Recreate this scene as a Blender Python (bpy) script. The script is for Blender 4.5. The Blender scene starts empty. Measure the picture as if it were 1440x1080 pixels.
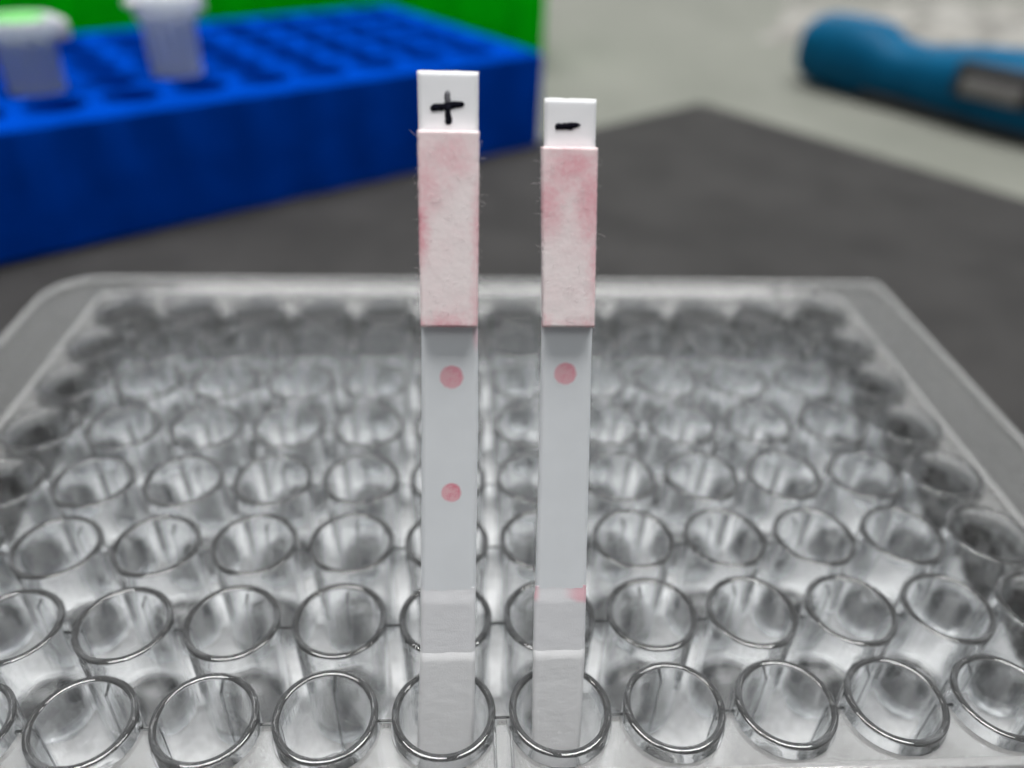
import bpy, bmesh, math, random
from mathutils import Vector, Matrix, noise

random.seed(7)
MM = 0.001                      # everything is written in millimetres, z = 0 is the top of the well rims
R = math.radians
sc = bpy.context.scene
COL = sc.collection

# ------------------------------------------------------------------ camera
cd = bpy.data.cameras.new('camera')
cam = bpy.data.objects.new('camera', cd); COL.objects.link(cam)
_p, _yaw, _roll = 0.6049, 0.0789, 0.0434
_f = Vector((math.sin(_yaw)*math.cos(_p), math.cos(_yaw)*math.cos(_p), -math.sin(_p)))
_r = Vector((math.cos(_yaw), -math.sin(_yaw), 0)); _u = _r.cross(_f)
_r2 = math.cos(_roll)*_r + math.sin(_roll)*_u; _u2 = math.cos(_roll)*_u - math.sin(_roll)*_r
cam.matrix_world = Matrix(((_r2.x, _u2.x, -_f.x, 1.289*MM), (_r2.y, _u2.y, -_f.y, -36.2283*MM),
                           (_r2.z, _u2.z, -_f.z, 55.7104*MM), (0, 0, 0, 1)))
cd.sensor_width = 36; cd.lens = 1121.56/1440*36
cd.clip_start = 0.005; cd.clip_end = 20
cd.dof.use_dof = True; cd.dof.focus_distance = 0.0605; cd.dof.aperture_fstop = 14.0
sc.camera = cam

# ------------------------------------------------------------------ world, lamps, exposure
w = bpy.data.worlds.new('World'); sc.world = w; w.use_nodes = True
bg = w.node_tree.nodes['Background']
bg.inputs[0].default_value = (0.93, 0.97, 1.0, 1); bg.inputs[1].default_value = 0.26

def ceiling_or_fill_lamp(name, loc, sx, sy, power, rot=(0, 0, 0)):
    l = bpy.data.lights.new(name, 'AREA'); l.shape = 'RECTANGLE'; l.size = sx; l.size_y = sy
    l.energy = power; l.color = (1.0, 0.985, 0.97)
    o = bpy.data.objects.new(name, l); COL.objects.link(o); o.location = loc; o.rotation_euler = rot
    return o
def aim(o, tgt=(0.0, 0.03, 0.0)):
    o.rotation_euler = (Vector(tgt)-o.location).to_track_quat('-Z', 'Y').to_euler()
# two overhead ceiling lamps, then three added for fill and rim highlights
for x, y, z, p in ((-0.3, 0.28, 1.5, 21), (0.45, 0.28, 1.5, 21)):
    ceiling_or_fill_lamp('ceiling_or_fill_lamp', (x, y, z), 0.6, 0.5, p)
aim(ceiling_or_fill_lamp('ceiling_or_fill_lamp', (0.1, -0.8, 1.45), 2.2, 0.5, 4.5))  # unseen fill lamp added in front to brighten the strip faces
aim(ceiling_or_fill_lamp('ceiling_or_fill_lamp', (0.1, 2.9, 1.5), 2.6, 0.25, 12))  # added low and far back for pale crescents on the rear rims
aim(ceiling_or_fill_lamp('ceiling_or_fill_lamp', (0.05, 0.92, 1.5), 2.4, 0.05, 1.1))  # narrow lamp added for a thin highlight line along the rims

sc.view_settings.view_transform = 'Standard'; sc.view_settings.look = 'None'
sc.view_settings.exposure = 0.0; sc.view_settings.gamma = 1.0
cy = sc.cycles
cy.max_bounces = 20; cy.transmission_bounces = 20; cy.glossy_bounces = 8; cy.diffuse_bounces = 2
cy.transparent_max_bounces = 40; cy.caustics_refractive = True; cy.caustics_reflective = True
cy.blur_glossy = 0.3; cy.sample_clamp_indirect = 9.0
cy.use_denoising = True
cy.use_adaptive_sampling = True; cy.adaptive_threshold = 0.08; cy.adaptive_min_samples = 16; cy.time_limit = 720

# ------------------------------------------------------------------ materials
class NT:
    def __init__(s, name):
        s.m = bpy.data.materials.new(name); s.m.use_nodes = True
        s.t = s.m.node_tree; s.t.nodes.clear(); s.out = s.n('ShaderNodeOutputMaterial')
    def n(s, typ, **k):
        nd = s.t.nodes.new(typ)
        for a, v in k.items():
            if a.startswith('i_'): nd.inputs[a[2:].replace('_', ' ')].default_value = v
            else: setattr(nd, a, v)
        return nd
    def l(s, a, b): s.t.links.new(a, b)
    def coord(s, sx=1, sy=1, sz=1):                 # object coordinates in millimetres
        tc = s.n('ShaderNodeTexCoord'); mp = s.n('ShaderNodeMapping')
        mp.inputs['Scale'].default_value = (1000*sx, 1000*sy, 1000*sz)
        s.l(tc.outputs['Object'], mp.inputs['Vector']); return mp.outputs['Vector']
    def noise(s, vec, scale, detail=3, rough=0.5):
        nd = s.n('ShaderNodeTexNoise'); nd.inputs['Scale'].default_value = scale
        nd.inputs['Detail'].default_value = detail; nd.inputs['Roughness'].default_value = rough
        s.l(vec, nd.inputs['Vector']); return nd.outputs['Fac']
    def ramp(s, fac, stops):
        nd = s.n('ShaderNodeValToRGB'); e = nd.color_ramp.elements
        while len(e) < len(stops): e.new(0.5)
        for k, (p, c) in enumerate(stops):
            e[k].position = p; e[k].color = (*c, 1) if len(c) == 3 else c
        s.l(fac, nd.inputs['Fac']); return nd.outputs['Color']
    def math(s, op, a, b=None, c=None, clamp=False):
        nd = s.n('ShaderNodeMath', operation=op, use_clamp=clamp)
        for k, v in enumerate((a, b, c)):
            if v is None: continue
            if isinstance(v, (int, float)): nd.inputs[k].default_value = v
            else: s.l(v, nd.inputs[k])
        return nd.outputs[0]
    def maprange(s, v, a, b, c=0., d=1., smooth=True):
        nd = s.n('ShaderNodeMapRange', interpolation_type='SMOOTHSTEP' if smooth else 'LINEAR')
        s.l(v, nd.inputs[0])
        for k, x in enumerate((a, b, c, d)): nd.inputs[k+1].default_value = x
        return nd.outputs[0]
    def mixc(s, fac, a, b):
        nd = s.n('ShaderNodeMix', data_type='RGBA')
        if isinstance(fac, (int, float)): nd.inputs[0].default_value = fac
        else: s.l(fac, nd.inputs[0])
        for k, v in ((6, a), (7, b)):
            if isinstance(v, tuple): nd.inputs[k].default_value = (*v, 1)
            else: s.l(v, nd.inputs[k])
        return nd.outputs[2]
    def bump(s, h, strength, dist):
        nd = s.n('ShaderNodeBump'); nd.inputs['Strength'].default_value = strength
        nd.inputs['Distance'].default_value = dist*MM; s.l(h, nd.inputs['Height']); return nd.outputs['Normal']
    def pbr(s, color, rough, normal=None, **k):
        b = s.n('ShaderNodeBsdfPrincipled')
        for key, v in (('Base Color', color), ('Roughness', rough)):
            if isinstance(v, tuple): b.inputs[key].default_value = (*v, 1)
            elif isinstance(v, (int, float)): b.inputs[key].default_value = v
            else: s.l(v, b.inputs[key])
        if normal is not None: s.l(normal, b.inputs['Normal'])
        for kk, v in k.items(): b.inputs[kk.replace('_', ' ')].default_value = v
        return b.outputs[0]
    def done(s, surf): s.l(surf, s.out.inputs['Surface']); return s.m

def mat_plastic(name, color, rough=0.4, var=0.15, bump=0.0, spec=0.5):
    t = NT(name); v = t.coord(); n = t.noise(v, 0.12, 4)
    c = t.mixc(t.maprange(n, 0.3, 0.7), tuple(x*(1-var) for x in color), tuple(min(1, x*(1+var)) for x in color))
    nn = t.bump(t.noise(v, 3.0, 2), bump, 0.1) if bump else None
    return t.done(t.pbr(c, rough, nn, Specular_IOR_Level=spec))

HAZE = 0.05
def mat_clear():                                     # clear moulded polystyrene with draw lines down the walls
    t = NT('clear_polystyrene'); v = t.coord(1, 1, 0.035)
    z = sepxyz(t, t.coord())[2]
    h = t.math('MULTIPLY', t.noise(v, 3.0, 4, 0.62), t.maprange(z, -1.3, -2.2, 0, 1))
    n = t.bump(h, 0.24, 0.06)
    g = t.n('ShaderNodeBsdfGlass'); g.inputs['Color'].default_value = (0.985, 0.99, 0.993, 1)
    g.inputs['Roughness'].default_value = 0.0; g.inputs['IOR'].default_value = 1.57; t.l(n, g.inputs['Normal'])
    d = t.n('ShaderNodeBsdfTranslucent'); d.inputs[0].default_value = (0.95, 0.955, 0.96, 1)
    d2 = t.n('ShaderNodeBsdfDiffuse'); d2.inputs[0].default_value = (0.95, 0.955, 0.96, 1)
    m1 = t.n('ShaderNodeMixShader'); m1.inputs[0].default_value = 0.5; t.l(d.outputs[0], m1.inputs[1]); t.l(d2.outputs[0], m1.inputs[2])
    hz = t.math('MULTIPLY', t.maprange(z, -1.3, -2.2, 0, 1), t.maprange(t.noise(v, 2.0, 4, 0.65), 0.42, 0.72, 0.0, HAZE))
    hz = t.math('ADD', hz, t.maprange(z, -0.9, -0.2, 0, 0.055))      # faint white put into the rims to lift their dark look
    m2 = t.n('ShaderNodeMixShader'); t.l(hz, m2.inputs[0]); t.l(g.outputs[0], m2.inputs[1]); t.l(m1.outputs[0], m2.inputs[2])
    return t.done(m2.outputs[0])

def sepxyz(t, v):
    s = t.n('ShaderNodeSeparateXYZ'); t.l(v, s.inputs[0]); return s.outputs

def mat_frosted():                                   # same plastic; finely textured round the wells, polished out on the flange
    t = NT('matt_polystyrene'); v = t.coord(); o = sepxyz(t, v)
    ax = t.math('SUBTRACT', t.math('ABSOLUTE', o[0]), 54.5); ay = t.math('SUBTRACT', t.math('ABSOLUTE', o[1]), 36.6)
    inside = t.maprange(t.math('MAXIMUM', ax, ay), 0.3, -0.3, 0, 1)
    nn = t.bump(t.math('ADD', t.math('MULTIPLY', t.noise(v, 9.0, 3), 0.5), t.noise(v, 0.25, 2)), 0.2, 0.08)
    g = t.pbr((0.96, 0.97, 0.97), t.math('MULTIPLY_ADD', inside, 0.16, 0.09), nn, Transmission_Weight=1.0, IOR=1.57)
    d = t.n('ShaderNodeBsdfDiffuse'); d.inputs[0].default_value = (0.5, 0.505, 0.5, 1)
    m2 = t.n('ShaderNodeMixShader'); t.l(t.math('MULTIPLY_ADD', inside, 0.12, 0.10), m2.inputs[0]); t.l(g, m2.inputs[1]); t.l(d.outputs[0], m2.inputs[2])
    return t.done(m2.outputs[0])

def mat_mat():
    t = NT('dark_bench_mat'); v = t.coord()
    n = t.noise(v, 0.05, 5, 0.6); f = t.noise(v, 2.2, 4, 0.7)
    c = t.mixc(t.maprange(n, 0.3, 0.7), (0.031, 0.0305, 0.0302), (0.043, 0.042, 0.0415))
    c = t.mixc(t.maprange(f, 0.55, 0.75, 0, 0.35), c, (0.085, 0.083, 0.082))
    return t.done(t.pbr(c, 0.9, t.bump(f, 0.5, 0.15), Specular_IOR_Level=0.12))

def mat_bench():
    t = NT('bench_laminate'); v = t.coord()
    n = t.noise(v, 0.02, 4, 0.6); f = t.noise(v, 0.5, 4, 0.7)
    c = t.mixc(t.maprange(n, 0.3, 0.7), (0.15, 0.157, 0.135), (0.18, 0.186, 0.162))
    c = t.mixc(t.maprange(f, 0.5, 0.8, 0, 0.3), c, (0.125, 0.127, 0.112))
    return t.done(t.pbr(c, 0.6, None, Specular_IOR_Level=0.2))

M = {}
def mat_base():  # pale satin for the sheet added to throw light up between wells
    t = NT('satin_reflector'); v = t.coord(); n = t.noise(v, 1.2, 4, 0.6)
    c = t.mixc(t.maprange(n, 0.3, 0.7), (0.60, 0.605, 0.61), (0.78, 0.785, 0.79))
    return t.done(t.pbr(c, 0.16, t.bump(t.noise(v, 0.8, 3), 0.3, 0.2)))
M['base'] = mat_base(); M['clear'] = mat_clear()
def mat_lip():
    t = NT('moulded_edge_polystyrene'); v = t.coord()
    g = t.pbr((0.96, 0.97, 0.97), 0.12, t.bump(t.noise(v, 0.5, 2), 0.2, 0.1), Transmission_Weight=1.0, IOR=1.57)
    d = t.n('ShaderNodeBsdfDiffuse'); d.inputs[0].default_value = (0.6, 0.605, 0.6, 1)  # pale diffuse put into the colour so the raised edges read as bright lines
    m2 = t.n('ShaderNodeMixShader'); m2.inputs[0].default_value = 0.3; t.l(g, m2.inputs[1]); t.l(d.outputs[0], m2.inputs[2])
    return t.done(m2.outputs[0])
M['lip'] = mat_lip(); M['frost'] = mat_frosted(); M['mat'] = mat_mat(); M['bench'] = mat_bench()
M['blue'] = mat_plastic('blue_polypropylene', (0.0002, 0.042, 0.34), 0.7, 0.1, 0.15, 0.0)
M['green'] = mat_plastic('green_polypropylene', (0.0005, 0.52, 0.004), 0.6, 0.1, 0.15, 0.02)
M['teal'] = mat_plastic('teal_blue_plastic', (0.003, 0.082, 0.175), 0.45, 0.1, 0.1, 0.06)
M['black'] = mat_plastic('plain_black', (0.012, 0.012, 0.014), 0.6, 0.1)
M['pale'] = mat_plastic('pale_grey_plastic', (0.20, 0.19, 0.185), 0.6, 0.1)

# ------------------------------------------------------------------ helpers
def link(name, me, material, parent=None, loc=None, rot=None, smooth=True):
    o = bpy.data.objects.new(name, me); COL.objects.link(o)
    if me is not None and material is not None and not me.materials: me.materials.append(material)
    if me is not None and smooth is not None:
        me.polygons.foreach_set('use_smooth', [smooth]*len(me.polygons))
    if parent: o.parent = parent
    if loc: o.location = [c*MM for c in loc]
    if rot: o.rotation_euler = rot
    return o
def empty(name, loc=(0, 0, 0), rot=(0, 0, 0)):
    o = bpy.data.objects.new(name, None); COL.objects.link(o); o.empty_display_size = 0.005
    o.location = [c*MM for c in loc]; o.rotation_euler = rot; return o
def tag(o, label, cat, group=None):
    o['label'] = label; o['category'] = cat
    if group: o['group'] = group
    return o
def mesh(name, verts, faces):
    me = bpy.data.meshes.new(name); me.from_pydata([(a*MM, b*MM, c*MM) for a, b, c in verts], [], faces); me.update(); return me
def from_bm(name, bm, recalc=True):
    if recalc: bmesh.ops.recalc_face_normals(bm, faces=bm.faces)
    for v in bm.verts: v.co *= MM
    me = bpy.data.meshes.new(name); bm.to_mesh(me); bm.free(); return me
def lathe(name, prof, seg=48, closed=False):         # profile (r, z); r = 0 ends become poles
    vs, fs, rings = [], [], []
    for r, z in prof:
        if r < 1e-6: rings.append([len(vs)]); vs.append((0, 0, z))
        else:
            rings.append(list(range(len(vs), len(vs)+seg)))
            vs += [(r*math.cos(2*math.pi*k/seg), r*math.sin(2*math.pi*k/seg), z) for k in range(seg)]
    pairs = list(zip(rings, rings[1:])) + ([(rings[-1], rings[0])] if closed else [])
    for a, b in pairs:
        for k in range(seg):
            j = (k+1) % seg
            if len(a) == 1 and len(b) == 1: continue
            if len(a) == 1: fs.append((a[0], b[j], b[k]))
            elif len(b) == 1: fs.append((a[k], a[j], b[0]))
            else: fs.append((a[k], a[j], b[j], b[k]))
    bm = bmesh.new(); me = mesh(name, vs, fs); bm.from_mesh(me)
    bmesh.ops.recalc_face_normals(bm, faces=bm.faces); bm.to_mesh(me); bm.free(); return me
def add_box(bm, x0, x1, y0, y1, z0, z1, bev=0.0, segs=2):
    r = bmesh.ops.create_cube(bm, size=1.0)
    for v in r['verts']:
        v.co = ((x0+x1)/2+v.co.x*(x1-x0), (y0+y1)/2+v.co.y*(y1-y0), (z0+z1)/2+v.co.z*(z1-z0))
    if bev:
        es = list({e for v in r['verts'] for e in v.link_edges})
        bmesh.ops.bevel(bm, geom=es, offset=bev, segments=segs, affect='EDGES', profile=0.5)
def autosmooth(o, ang=35):
    me = o.data; bm = bmesh.new(); bm.from_mesh(me)
    for f in bm.faces: f.smooth = True
    for e in bm.edges:
        e.smooth = not (len(e.link_faces) == 2 and e.calc_face_angle(0) > R(ang))
    bm.to_mesh(me); bm.free(); return o

# ------------------------------------------------------------------ setting: bench and mat
TAB = -14.4                                           # top of the dark mat, plate stands here
ROT = R(37.0)
UX, VX = Vector((math.cos(ROT), math.sin(ROT))), Vector((-math.sin(ROT), math.cos(ROT)))
bm = bmesh.new(); add_box(bm, -1500, 1500, -900, 1800, TAB-32, TAB-2.0, 2)
bench = link('bench_top', from_bm('bench_top', bm), M['bench']); autosmooth(bench)
bench['kind'] = 'structure'
bm = bmesh.new(); add_box(bm, -620, 0, -420, 0, -1.96, 0, 0.6)
mt = link('bench_mat', from_bm('bench_mat', bm), M['mat'], loc=(79.7, 226.3, TAB), rot=(0, 0, ROT)); autosmooth(mt)
tag(mt, 'dark grey mat with one square corner lying under the plate and racks', 'mat')

# ------------------------------------------------------------------ 96-well plate
COLS, ROWS = range(-5, 7), range(8)
X0, X1, Y0, Y1 = -59.4, 68.4, -11.24, 74.3
DZ = -1.25                                            # deck level
plate = empty('well_plate', (4.5, 31.5, TAB))
tag(plate, 'clear plastic plate of ninety-six round wells on the dark mat', 'well plate')
PO = (4.5, 31.5, TAB)
def pl(x, y, z): return (x-PO[0], y-PO[1], z-PO[2])

RI, RO, FL = 3.52, 4.06, -10.9
prof = [(0, FL), (2.55, FL), (2.85, FL+0.06), (3.08, FL+0.2), (3.2, FL+0.42), (3.24, FL+0.7), (3.43, -0.3), (3.44, -0.1), (3.465, -0.03), (3.52, -0.005), (3.62, 0.016), (3.71, 0.022), (3.80, 0.016), (3.90, -0.005), (3.955, -0.03), (3.98, -0.1),
        (3.98, -0.3), (3.82, -11.65), (3.79, -11.78), (3.70, -11.86), (0, -11.86)]
well_me = lathe('well', prof, 72)
first = True
for r in ROWS:
    for c in COLS:
        link('well', well_me, M['clear'], plate, loc=pl(c*9, r*9, 0), smooth=True if first else None); first = False

def web_mesh(name, lx, ly, top):
    bm = bmesh.new(); add_box(bm, -lx/2, lx/2, -ly/2, ly/2, -11.6, top, 0.05, 1)
    return from_bm(name, bm)
wx = web_mesh('web', 1.30, 0.26, -1.0); wy = web_mesh('web', 0.26, 1.30, -2.2)
for r in ROWS:
    for c in COLS:
        if c < 6: link('web', wx, M['clear'], plate, loc=pl(c*9+4.5, r*9, 0), smooth=False)
        if r < 7: link('web', wy, M['clear'], plate, loc=pl(c*9, r*9+4.5, 0), smooth=False)

# added pale sheet that brightens the gaps between wells, open under each clear floor
def reflector_sheet():
    bm = bmesh.new(); N = 32; hr = 3.72; zt, zb = -11.9, -12.5
    for r in ROWS:
        for c in COLS:
            sq, ci = [], []
            for m in range(N):
                an = 2*math.pi*(m+0.0)/N; dx, dy = math.cos(an), math.sin(an); k = 4.5/max(abs(dx), abs(dy))
                x, y = c*9, r*9
                sq.append((x+dx*k, y+dy*k)); ci.append((x+dx*hr, y+dy*hr))
            for z, up in ((zt, True), (zb, False)):
                a = [bm.verts.new(pl(p[0], p[1], z)) for p in sq]; b = [bm.verts.new(pl(p[0], p[1], z)) for p in ci]
                for m in range(N):
                    q = (m+1) % N; f = (a[m], a[q], b[q], b[m]); bm.faces.new(f if up else f[::-1])
                if up: top_ci = b
                else:
                    for m in range(N):
                        q = (m+1) % N; bm.faces.new((top_ci[m], top_ci[q], b[q], b[m]))
    bmesh.ops.remove_doubles(bm, verts=bm.verts, dist=0.002)
    return from_bm('reflector_sheet', bm)
link('reflector_sheet', reflector_sheet(), M['base'], plate, smooth=False)

# deck: the flat frame round the wells, its inner edge scalloped round the outer wells
def scallop():
    rad = 4.12; pts = []
    def arc(cx, cy, a0, a1, n):
        for k in range(n+1):
            a = R(a0+(a1-a0)*k/n); pts.append((cx+rad*math.cos(a), cy+rad*math.sin(a)))
    cl, rl = -45, 54; yb, yt = 0, 63
    for c in COLS:
        if c == -5: arc(cl, yb, 90, 360, 36) if False else arc(cl, yb, 90+0.0, 360, 40)
        elif c == 6: arc(rl, yb, 180, 450, 40)
        else: arc(c*9, yb, 180, 360, 28)
    for r in range(1, 7): arc(rl, r*9, 270, 450, 28)
    for c in reversed(COLS):
        if c == 6: arc(rl, yt, 270, 540, 40)
        elif c == -5: arc(cl, yt, 0, 270, 40)
        else: arc(c*9, yt, 0, 180, 28)
    for r in range(6, 0, -1): arc(cl, r*9, 90, 270, 28)
    return pts
def outline(ins, ch=1.0):                             # plate outline, rear left and front left corners cut
    a, b, c, d = X0+ins, X1-ins, Y0+ins, Y1-ins; k = 5.2*ch; e = 1.2*ch
    def rc(cx, cy, rr, a0): return [(cx+rr*math.cos(R(a0+t)), cy+rr*math.sin(R(a0+t))) for t in (0, 22.5, 45, 67.5, 90)]
    return ([(a, c+k*1.2), (a+0.35*k, c+0.35*k), (a+k*1.2, c)] + rc(b-e, c+e, e, 270) + rc(b-e, d-e, e, 0)
            + [(a+k*1.6, d), (a+0.9*k, d-0.12*k), (a+0.28*k, d-0.55*k), (a+0.06*k, d-1.1*k), (a, d-1.8*k)])
def deck_mesh():
    bm = bmesh.new()
    def loop(pts, z):
        vs = [bm.verts.new((x-PO[0], y-PO[1], z-PO[2])) for x, y in pts]
        return vs, [bm.edges.new((vs[k], vs[(k+1) % len(vs)])) for k in range(len(vs))]
    inn = scallop(); out = outline(0.35, 0.95)
    v1, e1 = loop(inn, DZ); v2, e2 = loop(out, DZ)
    bmesh.ops.triangle_fill(bm, use_beauty=True, use_dissolve=False, edges=e1+e2)
    v3, e3 = loop(inn, DZ-1.1)
    fi = [(x, y) for x, y in outline(1.5, 0.85)]
    v4, e4 = loop(fi, DZ-1.1)
    bmesh.ops.triangle_fill(bm, use_beauty=True, use_dissolve=False, edges=e3+e4)
    def bridge(a, b):
        n = len(a)
        for k in range(n): bm.faces.new((a[k], a[(k+1) % n], b[(k+1) % n], b[k]))
    bridge(v1, v3)
    v5, _ = loop(outline(0.08, 1.0), DZ-0.3); v6, _ = loop(outline(0, 1.0), DZ-0.9)
    v7, _ = loop(outline(-0.25, 1.0), -12.2); v8, _ = loop(outline(-0.35, 1.0), TAB+0.15); v9, _ = loop(outline(0.7, 0.93), TAB+0.05)
    for a, b in ((v2, v5), (v5, v6), (v6, v7), (v7, v8), (v8, v9), (v9, v4)): bridge(a, b)
    return from_bm('deck', bm)
dk = link('deck', deck_mesh(), M['frost'], plate, smooth=False); autosmooth(dk, 40)

for x0, x1 in ((3.75, 3.98), (5.02, 5.25)):
    bm = bmesh.new(); add_box(bm, x0-PO[0], x1-PO[0], -4.4-PO[1], -0.9-PO[1], DZ-1.0-PO[2], DZ+0.55-PO[2], 0.06, 1)
    link('gate_rib', from_bm('gate_rib', bm), M['clear'], plate, smooth=False)
for gx, gy in ((-41, 70.5), (50, 71.2)):
    bm = bmesh.new(); add_box(bm, gx-0.5-PO[0], gx+0.5-PO[0], gy-0.7-PO[1], gy+0.7-PO[1], DZ-0.3-PO[2], DZ+0.5-PO[2], 0.2)
    nb = link('lid_stop', from_bm('lid_stop', bm), M['clear'], plate); autosmooth(nb)

# raised bead that runs round the field of wells
def bead(ins, z0, z1, wdt, rads=(2.2, 2.2, 2.2, 2.2)):
    def rr(o, z):
        x0, x1, y0, y1 = -45-5.0-ins-o, 54+5.0+ins+o, -5.0-min(ins, 5.2)-o, 63+5.2+min(ins, 5.2)+o
        pts = []
        ra, rb, rc_, rd = rads
        for cx, cy, a0, rad in ((x1-ra, y0+ra, 270, ra), (x1-rb, y1-rb, 0, rb), (x0+rc_, y1-rc_, 90, rc_), (x0+rd, y0+rd, 180, rd)):
            for t in range(0, 91, 15): pts.append((cx+rad*math.cos(R(a0+t))-PO[0], cy+rad*math.sin(R(a0+t))-PO[1], z-PO[2]))
        return pts
    loops = [rr(-wdt/2, z0), rr(-wdt/2, z1-0.12), rr(-wdt/2+0.12, z1), rr(wdt/2-0.12, z1), rr(wdt/2, z1-0.12), rr(wdt/2, z0)]
    vs = [p for l in loops for p in l]; n = len(loops[0]); fs = []
    for i in range(len(loops)):
        a, b = i*n, ((i+1) % len(loops))*n
        for k in range(n): fs.append((a+k, a+(k+1) % n, b+(k+1) % n, b+k))
    bm = bmesh.new(); me = mesh('bead', vs, fs); bm.from_mesh(me); bmesh.ops.recalc_face_normals(bm, faces=bm.faces); bm.to_mesh(me); bm.free(); return me
bo = link('rim_bead', bead(0, DZ-0.05, DZ+0.6, 0.8), M['lip'], plate); autosmooth(bo, 50)
bl_ = link('outer_lip', bead(8.2, DZ-0.05, DZ+0.45, 0.9, (1.6, 1.6, 7.0, 6.5)), M['lip'], plate); autosmooth(bl_, 50)

# ------------------------------------------------------------------ test strips
def interp(tab, s):
    tab = sorted(tab)
    if s <= tab[0][0]: return tab[0][1:]
    for a, b in zip(tab, tab[1:]):
        if s <= b[0]:
            t = (s-a[0])/(b[0]-a[0]); return tuple(a[k]+(b[k]-a[k])*t for k in (1, 2))
    return tab[-1][1:]

def layer(name, tab, s0, s1, n0, n1, nu, nv, rough=0.0, edge=0.0, rnd=0.1, seed=0, wob=0.0, rag=0.0, ramp=0.0):
    """one sheet of the strip: x across, z along, -y towards the viewer; rounded edges and a slightly uneven face"""
    vs, fs = [], []
    def nz(x, y, z): return noise.noise(Vector((x, y, z+seed*17.3)))
    for j in range(nv+1):
        tj = j/nv
        sb = s0+(s1-s0)*tj
        for i in range(nu+1):
            ti = i/nu
            s = sb
            xl, xr = interp(tab, s)
            xl += edge*(nz(s*3.1, 1, 0)+0.6*nz(s*11, 2, 0)); xr += edge*(nz(s*3.1, 5, 0)+0.6*nz(s*11, 7, 0))
            x = xl+(xr-xl)*ti
            if j in (0, nv): s += rag*nz(x*4, 3+j, 1)
            dx = min(x-xl, xr-x); ds = min(s-s0, s1-s) if 0 < j < nv else 0
            if ramp: ds = max(0.0, s-s0)
            d = max(0.0, min(dx, ds))
            drop = 0.0
            if rnd > 0 and d < rnd: drop = rnd*(1-math.sqrt(max(0, 1-(1-d/rnd)**2)))
            n = n1-drop*min(1, (n1-n0)/max(rnd, 1e-6))*0.9
            if ramp and s1-s < ramp:                       # the end tapers down onto the layer below
                q = max(0.0, (s1-s)/ramp); n = n0+(n-n0)*(0.03+0.97*q*q*(3-2*q))
            if rough: n += rough*(nz(x*1.2, s*1.2, 3)+0.6*nz(x*4, s*4, 9)+0.35*nz(x*11, s*11, 4))*(1 if d > 0.02 else 0.4)
            n += wob*nz(s*0.12, 0.3, 8)
            vs.append((x, -n, s))
    W = nu+1
    for j in range(nv):
        for i in range(nu): fs.append((j*W+i, j*W+i+1, (j+1)*W+i+1, (j+1)*W+i))
    ring = [i for i in range(W)] + [j*W+nu for j in range(1, nv+1)] + [nv*W+i for i in range(nu-1, -1, -1)] + [j*W for j in range(nv-1, 0, -1)]
    base = len(vs)
    for k in ring: vs.append((vs[k][0], -n0, vs[k][2]))
    L = len(ring)
    for k in range(L): fs.append((ring[k], base+k, base+(k+1) % L, ring[(k+1) % L]))
    fs.append(tuple(base+k for k in range(L)))
    bm = bmesh.new(); me = mesh(name, vs, fs); bm.from_mesh(me)
    bmesh.ops.recalc_face_normals(bm, faces=bm.faces); bm.to_mesh(me); bm.free(); return me

def paper(name, color, fine=14.0, bump=0.25, sss=0.0, stain=None, rough=0.8):
    t = NT(name); v = t.coord()
    f = t.noise(v, fine, 3, 0.6); g = t.noise(v, 0.35, 3)
    c = t.mixc(t.maprange(g, 0.3, 0.7), tuple(x*0.965 for x in color), color)
    sp = t.maprange(t.noise(v, 2.6, 2, 0.5), 0.73, 0.78, 0, 0.28)
    c = t.mixc(sp, c, tuple(x*0.72 for x in color))
    if stain: c = stain(t, v, c)
    return t.done(t.pbr(c, rough, t.bump(f, bump, 0.05), Specular_IOR_Level=0.15))

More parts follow.
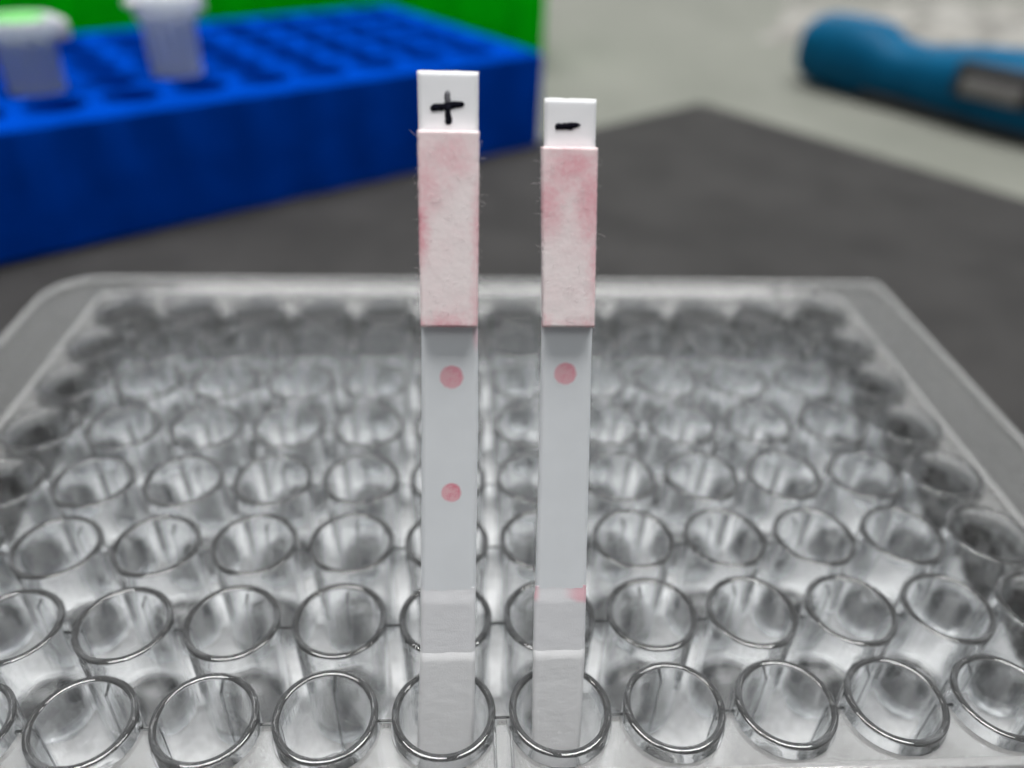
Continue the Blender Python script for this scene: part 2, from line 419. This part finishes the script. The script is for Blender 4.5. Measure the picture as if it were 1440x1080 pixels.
def pad_stain(kind, base_s):
    """pink dye that has wicked into the absorbent pad; x and s in millimetres of the strip"""
    def fn(t, v, c):
        o = sepxyz(t, v); x, s = o[0], t.math('ADD', o[2], base_s)
        wob = t.math('MULTIPLY', t.math('SUBTRACT', t.noise(v, 0.55, 4, 0.6), 0.5), 3.6)
        wob2 = t.math('MULTIPLY', t.math('SUBTRACT', t.noise(v, 2.2, 4, 0.65), 0.5), 1.0)
        def blob(cx, cs, rx, rs, amt):
            a = t.math('DIVIDE', t.math('ADD', t.math('SUBTRACT', x, cx), wob2), rx)
            b = t.math('DIVIDE', t.math('ADD', t.math('SUBTRACT', s, cs), wob), rs)
            d = t.math('SQRT', t.math('ADD', t.math('MULTIPLY', a, a), t.math('MULTIPLY', b, b)))
            return t.maprange(d, 1.0, 0.0, 0, amt)
        if kind == 0:
            bl = [(-1.6, 35.6, 1.2, 4.2, 0.85), (-1.0, 38.5, 1.6, 3.2, 0.42), (0.6, 40.2, 2.6, 2.8, 0.38), (2.7, 35.0, 0.95, 6.5, 0.55), (0.4, 28.4, 3.2, 1.9, 0.62), (-1.5, 28.7, 0.8, 0.8, 0.55), (2.5, 28.9, 0.9, 1.1, 0.5), (2.6, 30.5, 0.9, 3, 0.35)]
        else:
            bl = [(8.9, 39.6, 3.4, 3.0, 0.62), (7.3, 37.2, 2.0, 3.4, 0.6), (10.4, 37.5, 2.0, 4.2, 0.72), (10.9, 33.0, 1.0, 5.0, 0.42), (10.8, 28.8, 1.6, 1.5, 0.7), (7.2, 28.8, 1.0, 0.8, 0.55), (9.2, 28.7, 1.6, 0.5, 0.3)]
        acc = None
        for q in bl:
            k = blob(*q); acc = k if acc is None else t.math('MAXIMUM', acc, k)
        acc = t.math('ADD', acc, t.maprange(t.noise(v, 0.3, 3), 0.3, 0.75, 0.10, 0.26))
        acc = t.math('MULTIPLY', acc, t.maprange(t.noise(v, 3.5, 4, 0.7), 0.25, 0.75, 0.72, 1.15))
        return t.mixc(t.math('MINIMUM', acc, 1.0), c, (0.74, 0.33, 0.385))
    return fn
def conj_stain(base_s):
    def fn(t, v, c):
        o = sepxyz(t, v); x, s = o[0], t.math('ADD', o[2], base_s)
        s2 = t.math('ADD', s, t.math('MULTIPLY', t.math('SUBTRACT', t.noise(v, 1.5, 3), 0.5), 0.5))
        up = t.maprange(s2, 7.0, 7.7, 0, 1)
        r_ = t.maprange(x, 9.0, 10.6, 0, 0.5); l_ = t.maprange(x, 7.6, 6.95, 0, 0.55)
        slope = t.maprange(t.math('ADD', s2, t.math('MULTIPLY', x, 0.22)), 9.2, 9.75, 0, 1)
        m = t.math('MAXIMUM', t.math('MULTIPLY', r_, slope), t.math('MULTIPLY', l_, up))
        return t.mixc(m, c, (0.66, 0.18, 0.25))
    return fn
def smear(base_s, cx, cs):
    def fn(t, v, c):
        o = sepxyz(t, v); x, s = o[0], t.math('ADD', o[2], base_s)
        a = t.math('DIVIDE', t.math('SUBTRACT', x, cx), 0.42); b = t.math('DIVIDE', t.math('SUBTRACT', s, cs), 1.5)
        d = t.math('SQRT', t.math('ADD', t.math('MULTIPLY', a, a), t.math('MULTIPLY', b, b)))
        return t.mixc(t.maprange(d, 1.0, 0.1, 0, 0.4), c, (0.7, 0.3, 0.38))
    return fn

def spot_mat(name, col, edge, rad):
    t = NT(name); v = t.coord(); o = sepxyz(t, v)
    d = t.math('SQRT', t.math('ADD', t.math('MULTIPLY', o[0], o[0]), t.math('MULTIPLY', o[2], o[2])))
    dn = t.math('ADD', d, t.math('MULTIPLY', t.math('SUBTRACT', t.noise(v, 2.5, 4, 0.6), 0.5), 0.22))
    rim = t.maprange(dn, rad*0.45, rad*0.9, 0, 0.12)
    c = t.mixc(t.maprange(t.math('ADD', t.noise(v, 1.4, 4, 0.65), t.math('MULTIPLY', t.math('ADD', o[0], o[2]), 0.16)), 0.4, 0.75), col, edge)
    c = t.mixc(rim, c, edge)
    c = t.mixc(t.maprange(dn, rad*1.02, rad*0.72, 0, 1), (0.68, 0.705, 0.73), c)     # dye thins out into the membrane
    b = t.pbr(c, 0.8, t.bump(t.noise(v, 14, 3, 0.6), 0.2, 0.05), Specular_IOR_Level=0.15)
    return t.done(b)

def ink_mat():
    t = NT('black_marker_ink'); v = t.coord(); o = sepxyz(t, v)
    n = t.noise(v, 5.0, 4, 0.7)
    c = t.mixc(t.maprange(n, 0.5, 0.8), (0.004, 0.004, 0.008), (0.03, 0.03, 0.05))
    return t.done(t.pbr(c, 0.9, None, Specular_IOR_Level=0.05))
M['ink'] = ink_mat()
def faded_ink():
    t = NT('faded_marker_ink'); v = t.coord(); n = t.noise(v, 4.0, 4, 0.7)
    return t.done(t.pbr(t.mixc(t.maprange(n, 0.3, 0.7), (0.05, 0.05, 0.06), (0.16, 0.16, 0.18)), 0.6))
M['ink_faded'] = faded_ink()

def stroke(name, pts, n, seed=0):                     # a pen stroke: (x, s, half width) along its middle, ragged sides
    bm = bmesh.new(); rnd = random.Random(seed); fine = []
    for (a, b) in zip(pts, pts[1:]):
        for k in range(8): fine.append([a[i]+(b[i]-a[i])*k/8 for i in range(3)])
    fine.append(list(pts[-1])); L, Rr = [], []
    for k, (x, s, h) in enumerate(fine):
        p, q = fine[max(0, k-1)], fine[min(len(fine)-1, k+1)]
        d = Vector((q[0]-p[0], q[1]-p[1])).normalized(); nx, ny = -d.y, d.x
        e = min(k, len(fine)-1-k); cap = math.sqrt(max(0.03, 1-(1-min(1, e/4))**2))
        h1 = h*cap*(1+rnd.uniform(-0.16, 0.16)); h2 = h*cap*(1+rnd.uniform(-0.16, 0.16))
        L.append(bm.verts.new((x+nx*h1, -n, s+ny*h1))); Rr.append(bm.verts.new((x-nx*h2, -n, s-ny*h2)))
    for k in range(len(fine)-1): bm.faces.new((L[k], Rr[k], Rr[k+1], L[k+1]))
    ext = bmesh.ops.extrude_face_region(bm, geom=bm.faces[:])
    for v in ext['geom']:
        if isinstance(v, bmesh.types.BMVert): v.co.y -= 0.004
    return from_bm(name, bm)

def fibre_mesh(name, tab, s0, s1, n1, count, seed, edge_only=False):
    rnd = random.Random(seed); vs, fs = [], []
    def tube(pts, rad):
        b0 = len(vs)
        for k, p in enumerate(pts):
            q = pts[min(k+1, len(pts)-1)]; pp = pts[max(0, k-1)]
            d = (q-pp).normalized(); a = d.orthogonal().normalized(); b = d.cross(a)
            r = rad*(1 if k < len(pts)-1 else 0.3)
            for m in range(3):
                an = 2*math.pi*m/3; c = p+a*(r*math.cos(an))+b*(r*math.sin(an)); vs.append((c.x, c.y, c.z))
        for k in range(len(pts)-1):
            for m in range(3):
                i = b0+k*3; fs.append((i+m, i+(m+1) % 3, i+3+(m+1) % 3, i+3+m))
    for k in range(count):
        s = rnd.uniform(s0, s1); xl, xr = interp(tab, s)
        ed = edge_only or rnd.random() < 0.3
        if ed:
            side = rnd.choice((-1, 1)); x = xl+0.02 if side < 0 else xr-0.02
            p = Vector((x, -rnd.uniform(0.1, n1), s)); d = Vector((side*rnd.uniform(0.3, 1), rnd.uniform(-0.4, 0.3), rnd.uniform(-1, 1))).normalized()
            ln = rnd.uniform(0.12, 0.42) if rnd.random() < 0.85 else rnd.uniform(0.5, 0.9)
        else:
            x = rnd.uniform(xl, xr); p = Vector((x, -n1+0.02, s))
            a = rnd.gauss(math.pi/2, 0.9); d = Vector((math.cos(a), -rnd.uniform(0.0, 0.25), math.sin(a))).normalized(); ln = rnd.uniform(0.3, 1.1)
        pts = [p.copy()]; st = ln/7
        for q in range(7):
            d = (d+Vector((rnd.gauss(0, 0.25), rnd.gauss(0, 0.12), rnd.gauss(0, 0.25)))).normalized(); p = p+d*st
            if not ed: p.y = min(p.y, -n1+0.02)
            pts.append(p.copy())
        tube(pts, rnd.uniform(0.004, 0.008))
    return mesh(name, vs, fs)

M['card'] = paper('white_backing_card', (0.80, 0.81, 0.83), 8, 0.12, rough=0.5)
M['fibre'] = paper('white_fibre', (0.82, 0.76, 0.77), 8, 0.0)

TILT = R(23.0); SB = -11.55                            # lean of the strips and the strip coordinate of their lower end
def make_strip(idx, tab, top, pad, label):
    ct, st = math.cos(TILT), math.sin(TILT)
    root = empty('test_strip', (0, 2.15+SB*st, SB*ct), (-TILT, 0, 0))
    tag(root, label, 'test strip', 'test strips standing in the front row of wells')
    def sh(t): return [(a-SB, b, c) for a, b, c in t]
    T = sh(tab); z = lambda s: s-SB
    base = SB                                          # object coordinates start at the lower end
    mem = paper('membrane_%d' % idx, (0.69, 0.715, 0.74), 16, 0.15, stain=smear(SB, 2.45, 27.9) if idx == 0 else None)
    link('backing_card', layer('backing_card', T, z(SB), z(top), -0.36, -0.04, 12, 160, edge=0.012, rnd=0.03, seed=idx, rag=0.05), M['card'], root)
    link('membrane', layer('membrane', T, z(6.5), z(pad[0]+1.2), -0.035, 0.04, 12, 90, edge=0.02, rnd=0.03, seed=idx+4), mem, root)
    PT = sh(pad[2])
    pm = paper('absorbent_pad_%d' % idx, (0.88, 0.82, 0.815), 5.5, 0.18, stain=pad_stain(idx, SB))
    pd = link('absorbent_pad', layer('absorbent_pad', PT, z(pad[0]), z(pad[1]), -0.03, 0.95, 44, 130, rough=0.009, edge=0.035, rnd=0.14, seed=idx+9, rag=0.04), pm, root)
    fb = link('fibres', fibre_mesh('fibres', PT, z(pad[0]), z(pad[1]), 0.95, 170, idx+3), M['fibre'], pd); fb['kind'] = 'stuff'
    cm = paper('conjugate_pad_%d' % idx, (0.66, 0.665, 0.685), 9, 0.25, stain=conj_stain(SB) if idx == 1 else None)
    CT = [(a, b-0.02, c+0.02) for a, b, c in T]
    link('conjugate_pad', layer('conjugate_pad', CT, z(1.0), z(8.45), 0.030, 0.15, 16, 90, rough=0.010, edge=0.02, rnd=0.06, ramp=1.5, seed=idx+13, rag=0.03), cm, root)
    sm = paper('sample_pad_%d' % idx, (0.63, 0.635, 0.645), 9, 0.25)
    ST = [(a, b-0.05, c+0.05) for a, b, c in T]
    link('sample_pad', layer('sample_pad', ST, z(SB+0.05), z(3.75), 0.0, 0.29, 16, 190, rough=0.012, edge=0.025, rnd=0.08, ramp=1.5, seed=idx+21, rag=0.03), sm, root)
    return root, z

S1 = [(-11.6, -2.28, 2.12), (-5, -2.13, 2.25), (-2.2, -2.03, 2.32), (3.2, -1.80, 2.38), (7.9, -1.74, 2.44), (21.2, -1.54, 2.61), (28.7, -1.48, 2.57), (42, -1.53, 2.58), (46.2, -1.58, 2.57)]
P1 = [(28.6, -1.50, 2.55), (42.1, -1.56, 2.62)]
S2 = [(-11.6, 7.1, 10.75), (-2.5, 7.06, 10.93), (3.0, 7.03, 11.05), (7.6, 7.0, 11.03), (8.1, 7.10, 11.02), (21.1, 7.19, 10.94), (28.7, 7.2, 10.86), (41, 7.12, 10.70), (44.5, 7.09, 10.67)]
P2 = [(28.7, 7.17, 10.90), (41.15, 6.86, 10.73)]
s1, z1 = make_strip(0, S1, 46.0, (28.7, 42.05, P1), 'taller white test strip marked with a black plus and two pink dots')
s2, z2 = make_strip(1, S2, 44.4, (28.72, 41.12, P2), 'shorter white test strip marked with a black minus and one pink dot')

def spot(root, x, s, rad, col, edge, seed, z):
    vs = [(0, 0, 0)]; N = 40
    for k in range(N):
        a = 2*math.pi*k/N; r = rad*1.08*(1+0.02*noise.noise(Vector((math.cos(a)*1.5, math.sin(a)*1.5, seed))))
        vs.append((r*math.cos(a), 0, r*math.sin(a)))
    fs = [(0, 1+k, 1+(k+1) % N) for k in range(N)]
    link('pink_spot', mesh('pink_spot', vs, fs), spot_mat('pink_dye', col, edge, rad), root, loc=(x, -0.047, z(s)))
spot(s1, 0.66, 24.95, 0.97, (0.70, 0.42, 0.46), (0.69, 0.31, 0.37), 1, z1)
spot(s1, 0.61, 16.12, 0.84, (0.71, 0.42, 0.46), (0.66, 0.22, 0.28), 5, z1)
spot(s2, 8.98, 25.2, 0.93, (0.70, 0.42, 0.46), (0.69, 0.31, 0.37), 9, z2)

# the marks drawn on the card above the pads
pl1 = link('plus_mark', stroke('plus_mark', [(-0.72, 43.52, 0.20), (-0.35, 43.62, 0.24), (0.1, 43.66, 0.21), (0.5, 43.74, 0.24), (1.1, 43.84, 0.21), (1.62, 43.86, 0.17)], 0.0, 3), M['ink'], s1)
def shift_z(o, d): o.location.z += d*MM
shift_z(pl1, -SB)
v1 = link('plus_mark', stroke('plus_mark', [(0.50, 43.9, 0.2), (0.48, 43.3, 0.2), (0.53, 42.9, 0.23), (0.5, 42.5, 0.22)], 0.0015, 8), M['ink'], s1); shift_z(v1, -SB)
v2 = link('plus_mark', stroke('plus_mark', [(0.45, 44.74, 0.17), (0.46, 44.3, 0.2), (0.5, 43.8, 0.2)], -0.001, 12), M['ink_faded'], s1); shift_z(v2, -SB)
m1 = link('minus_mark', stroke('minus_mark', [(7.82, 42.52, 0.22), (8.3, 42.54, 0.21), (8.9, 42.58, 0.24), (9.2, 42.64, 0.2), (9.62, 42.66, 0.06)], 0.0, 5), M['ink'], s2); shift_z(m1, -SB)

# ------------------------------------------------------------------ blue tube rack
RR = R(35.0); ux, vx = Vector((math.cos(RR), math.sin(RR))), Vector((-math.sin(RR), math.cos(RR)))
RK = (22.7, 178.9); RH = 24.0
NC, NR, PU, PV = 16, 5, 14.0, 13.3
LU, LV = 14.4*2+PU*(NC-1)-6, 76.0
rack = empty('tube_rack', (RK[0], RK[1], TAB), (0, 0, RR))
tag(rack, 'royal blue tube rack with rows of round holes at the rear left', 'tube rack')
def hole_u(k): return -14.4-PU*k
def hole_v(j): return 11.5+PV*j
def rack_top():
    bm = bmesh.new(); HR = 5.7; N = 32
    us = [0.0]+[hole_u(k)-PU/2 for k in range(NC-1)]; us = [0.0]+[hole_u(k)-PU/2 for k in range(NC-1)]+[-LU]
    vsq = [0.0]+[hole_v(j)+PV/2 for j in range(NR-1)]+[LV]
    cut = 1.0
    us[0] -= cut; us[-1] += cut; vsq[0] += cut; vsq[-1] -= cut
    for k in range(NC):
        for j in range(NR):
            cx, cy = hole_u(k), hole_v(j); a0, a1, b0, b1 = us[k+1], us[k], vsq[j], vsq[j+1]
            sq, ci, cr, cb = [], [], [], []
            for m in range(N):
                an = 2*math.pi*m/N; dx, dy = math.cos(an), math.sin(an)
                tx = (a1-cx)/dx if dx > 1e-9 else ((a0-cx)/dx if dx < -1e-9 else 1e9)
                ty = (b1-cy)/dy if dy > 1e-9 else ((b0-cy)/dy if dy < -1e-9 else 1e9)
                tt = min(tx, ty); sq.append(bm.verts.new((cx+dx*tt, cy+dy*tt, RH)))
                cr.append(bm.verts.new((cx+dx*(HR+0.8), cy+dy*(HR+0.8), RH+0.35)))
                ci.append(bm.verts.new((cx+dx*HR, cy+dy*HR, RH+0.1))); cb.append(bm.verts.new((cx+dx*(HR-0.5), cy+dy*(HR-0.5), 2.0 if (k, j) in ((7, 1), (5, 1)) else RH-9.0)))
            for m in range(N):
                q = (m+1) % N
                for a, b in ((sq, cr), (cr, ci), (ci, cb)): bm.faces.new((a[m], a[q], b[q], b[m]))
            bm.faces.new(cb)
            for (xx, yy) in ((a0, b0), (a1, b0), (a1, b1), (a0, b1)):   # square corners
                near = sorted(range(N), key=lambda m: (sq[m].co.x-xx)**2+(sq[m].co.y-yy)**2)[:2]
                m, q = near
                if (sq[m].co-Vector((xx, yy, RH))).length > 1e-4 and (sq[q].co-Vector((xx, yy, RH))).length > 1e-4:
                    cv = bm.verts.new((xx, yy, RH)); bm.faces.new((sq[m], sq[q], cv))
    for f in bm.faces:
        f.normal_update()
        if f.normal.z < -0.01: f.normal_flip()
    return from_bm('top_plate', bm, False)
tp = link('top_plate', rack_top(), M['blue'], rack, smooth=False); autosmooth(tp, 30)
def rack_body():
    bm = bmesh.new(); segs = []
    # outline with shallow vertical flutes along the long faces
    pts = []
    for k in range(NC*2+1):
        u = -LU+LU*k/(NC*2); pts.append((u, 0.0 if k % 2 == 0 else 0.45))
    pts = [(-LU, 0.0)]
    for k in range(NC):
        c = hole_u(NC-1-k)
        for du, dv in ((-4.6, 0), (-3.6, 0.3), (3.6, 0.3), (4.6, 0)): pts.append((c+du, dv))
    pts += [(0, 0), (0, LV), (-LU, LV)]
    def ring(z, ins):
        out = []
        for (u, v) in pts:
            out.append(bm.verts.new((min(max(u, -LU+ins), -ins), min(max(v, ins), LV-ins), z)))
        return out
    rs = [ring(0.4, 0), ring(RH-1.4, 0), ring(RH-0.5, 0.25), ring(RH, 1.0)]
    for v in rs[2]+rs[3]:
        pass
    for a, b in zip(rs, rs[1:]):
        for k in range(len(a)):
            q = (k+1) % len(a)
            try: bm.faces.new((a[k], a[q], b[q], b[k]))
            except ValueError: pass
    bm.faces.new(rs[0])
    return from_bm('body', bm)
rb = link('body', rack_body(), M['blue'], rack, smooth=False); autosmooth(rb, 30)
bm = bmesh.new(); add_box(bm, 0.0, 4.5, 22, 54, 9, 13, 0.8); fo = link('end_lug', from_bm('end_lug', bm), M['blue'], rack); autosmooth(fo)

# ------------------------------------------------------------------ microtubes in the rack
def mat_pp():
    t = NT('translucent_polypropylene'); v = t.coord()
    g = t.pbr((0.86, 0.9, 0.93), 0.35, t.bump(t.noise(v, 0.6, 2), 0.1, 0.2), Transmission_Weight=1.0, IOR=1.45)
    d = t.n('ShaderNodeBsdfDiffuse'); d.inputs[0].default_value = (0.86, 0.89, 0.92, 1)
    tr = t.n('ShaderNodeBsdfTranslucent'); tr.inputs[0].default_value = (0.9, 0.93, 0.96, 1)
    m1 = t.n('ShaderNodeMixShader'); m1.inputs[0].default_value = 0.5; t.l(d.outputs[0], m1.inputs[1]); t.l(tr.outputs[0], m1.inputs[2])
    m2 = t.n('ShaderNodeMixShader'); m2.inputs[0].default_value = 0.7; t.l(g, m2.inputs[1]); t.l(m1.outputs[0], m2.inputs[2])
    return t.done(m2.outputs[0])
M['pp'] = mat_pp()
M['cap'] = mat_plastic('white_cap_plastic', (0.66, 0.66, 0.66), 0.4, 0.05)
M['sticker'] = mat_plastic('green_sticker', (0.14, 0.55, 0.12), 0.5, 0.05)
TL = 30.0
tube_prof = [(0, 0), (1.2, 0.1), (1.9, 0.9), (4.6, 14), (5.2, 17), (5.45, TL-2), (6.4, TL-1.8), (6.5, TL-0.2), (6.4, TL), (4.9, TL), (4.8, TL-2), (4.5, 17), (4.0, 14), (1.3, 1.6), (0, 1.2)]
tube_me = lathe('tube_body', tube_prof, 40)
cap_prof = [(0, 0), (4.3, 0), (4.4, -1.4), (4.0, -1.6), (3.9, 0.6), (0, 0.6)]
cap_me = lathe('cap', [(0, TL-2.5), (4.35, TL-2.5), (4.4, TL+0.1), (6.6, TL+0.12), (6.9, TL+0.5), (7.1, TL+2.2), (6.8, TL+2.8), (5.4, TL+2.8), (5.0, TL+2.4), (0, TL+2.3)], 40)
def microtube(k, j, label, lift, rz, sticker=False):
    p = ux*hole_u(k)+vx*hole_v(j)
    root = empty('microtube', (RK[0]+p.x, RK[1]+p.y, TAB+2.2+lift), (0, 0, rz))
    tag(root, label, 'tube', 'small capped tubes in the blue rack')
    link('tube_body', tube_me, M['pp'], root)
    link('cap', cap_me, M['pp'], root)
    bm = bmesh.new(); add_box(bm, 5.6, 8.2, -2.6, 2.6, TL-1.5, TL+2.0, 0.5); h = link('hinge', from_bm('hinge', bm), M['cap'], root); autosmooth(h)
    bm = bmesh.new(); add_box(bm, -8.6, -5.8, -1.8, 1.8, TL+0.7, TL+2.2, 0.5); h = link('cap_tab', from_bm('cap_tab', bm), M['cap'], root); autosmooth(h)
    if sticker:
        link('sticker', lathe('sticker', [(0, TL+3.0), (4.6, TL+3.0), (4.8, TL+2.85), (4.8, TL+2.3), (0, TL+2.3)], 32), M['sticker'], root)
microtube(7, 1, 'small capped tube with a green dot on its lid at the rack left', 2.5, 0.6, True)
microtube(5, 1, 'small white capped tube without a dot, second from the left edge', 5.0, 0.9)

# ------------------------------------------------------------------ green rack behind the blue one
gr = empty('tube_rack', (31.5, 266.0, TAB-2.0), (0, 0, R(6)))
tag(gr, 'bright green tube rack with upright ribs standing behind the blue rack', 'tube rack')
bm = bmesh.new(); add_box(bm, -230, 0, 0, 70, 0.2, 46, 1.5); g1 = link('body', from_bm('body', bm), M['green'], gr); autosmooth(g1)
for k in range(12):
    bm = bmesh.new(); add_box(bm, -8-19*k-4.5, -8-19*k+4.5, -1.4, 0.3, 3, 43, 0.5)
    rb_ = link('rib', from_bm('rib', bm), M['green'], gr); autosmooth(rb_)

# ------------------------------------------------------------------ blue handled tool on the bench, right
TB = TAB-2.0
def tool_mesh():
    # body of revolution-like sections along x: (x, half width y, top z, bottom z)
    sec = [(0, 2, 13, 10), (0.6, 6, 17.5, 6.2), (2.2, 9.0, 21.0, 3.2), (5, 10.8, 23.2, 1.4), (10, 11.6, 24.4, 0.7), (22, 11.8, 24.6, 0.5), (29, 11.6, 24.0, 0.6), (32, 11.2, 22.0, 1.2), (35, 11.0, 20.6, 1.4), (42, 10.9, 20.0, 1.5), (48, 11.2, 20.4, 1.4),
           (54, 12.0, 21.8, 1.2), (60, 12.4, 22.8, 0.8), (70, 13.0, 23.8, 0.4), (90, 13.2, 24.0, 0.3), (115, 13.0, 24.0, 0.3), (140, 12.6, 23.6, 0.5), (152, 11.5, 22.2, 1.2), (157, 8, 18, 4), (158, 2, 13, 10)]
    vs, fs = [], []; N = 28
    for x, hw, zt, zb in sec:
        cz, hh = (zt+zb)/2, (zt-zb)/2
        for k in range(N):
            a = 2*math.pi*k/N; c, s = math.cos(a), math.sin(a)
            e = 0.82
            vs.append((x, hw*math.copysign(abs(c)**e, c), cz+hh*math.copysign(abs(s)**e, s)))
    for i in range(len(sec)-1):
        for k in range(N): fs.append((i*N+k, i*N+(k+1) % N, (i+1)*N+(k+1) % N, (i+1)*N+k))
    fs.append(tuple(range(N))); fs.append(tuple((len(sec)-1)*N+k for k in range(N)))
    bm = bmesh.new(); me = mesh('handle', vs, fs); bm.from_mesh(me); bmesh.ops.recalc_face_normals(bm, faces=bm.faces); bm.to_mesh(me); bm.free(); return me
tool = empty('hand_tool', (128, 268.0, TB), (0, 0, R(-55)))
tag(tool, 'teal blue plastic tool handle with a waist and slot on the right bench', 'tool')
link('handle', tool_mesh(), M['teal'], tool)
bm = bmesh.new(); add_box(bm, 61, 86, -13.9, -10, 10.0, 20.5, 2.0); fr = link('slot_frame', from_bm('slot_frame', bm), M['black'], tool); autosmooth(fr)
bm = bmesh.new(); add_box(bm, 64, 82.5, -14.4, -10, 10.8, 17.0, 1.2); sl = link('slot_insert', from_bm('slot_insert', bm), M['pale'], tool); autosmooth(sl)
bm = bmesh.new(); add_box(bm, 30, 150, -11.0, 11.0, 0.2, 4.5, 1.2); gp = link('underside_shade', from_bm('underside_shade', bm), M['black'], tool); autosmooth(gp)  # black slab standing in for the shaded underside and its shadow

# ------------------------------------------------------------------ crumpled clear wrap behind the tool
def mat_wrap():
    t = NT('clear_wrap'); v = t.coord()
    c = t.mixc(t.maprange(t.noise(v, 0.1, 3), 0.3, 0.7), (0.17, 0.165, 0.15), (0.42, 0.41, 0.38))
    d = t.pbr(c, 0.55); tr = t.n('ShaderNodeBsdfTransparent'); mx = t.n('ShaderNodeMixShader'); mx.inputs[0].default_value = 0.7
    t.l(tr.outputs[0], mx.inputs[1]); t.l(d, mx.inputs[2]); return t.done(mx.outputs[0])
def wrap_mesh(nx, ny, sx, sy, h):
    vs, fs = [], []
    for j in range(ny+1):
        for i in range(nx+1):
            x, y = (i/nx-0.5)*sx, (j/ny-0.5)*sy
            e = min(1, 3.2*min(i/nx, 1-i/nx))*min(1, 3.2*min(j/ny, 1-j/ny))
            z = h*e*(0.5+0.7*abs(noise.noise(Vector((x*0.02, y*0.02, 2.1))))+0.25*noise.noise(Vector((x*0.05, y*0.05, 7)))) + 0.3
            vs.append((x+5*noise.noise(Vector((x*0.05, y*0.05, 4))), y+5*noise.noise(Vector((x*0.05, y*0.05, 9))), max(0.3, z)))
    W = nx+1
    for j in range(ny):
        for i in range(nx): fs.append((j*W+i, j*W+i+1, (j+1)*W+i+1, (j+1)*W+i))
    return mesh('plastic_wrap', vs, fs)
wr = link('plastic_wrap', wrap_mesh(60, 40, 210, 120, 18), mat_wrap(), loc=(255, 345, TB), rot=(0, 0, R(-25)), smooth=True)
tag(wr, 'crumpled pale clear plastic wrap lying behind the teal tool', 'plastic wrap')
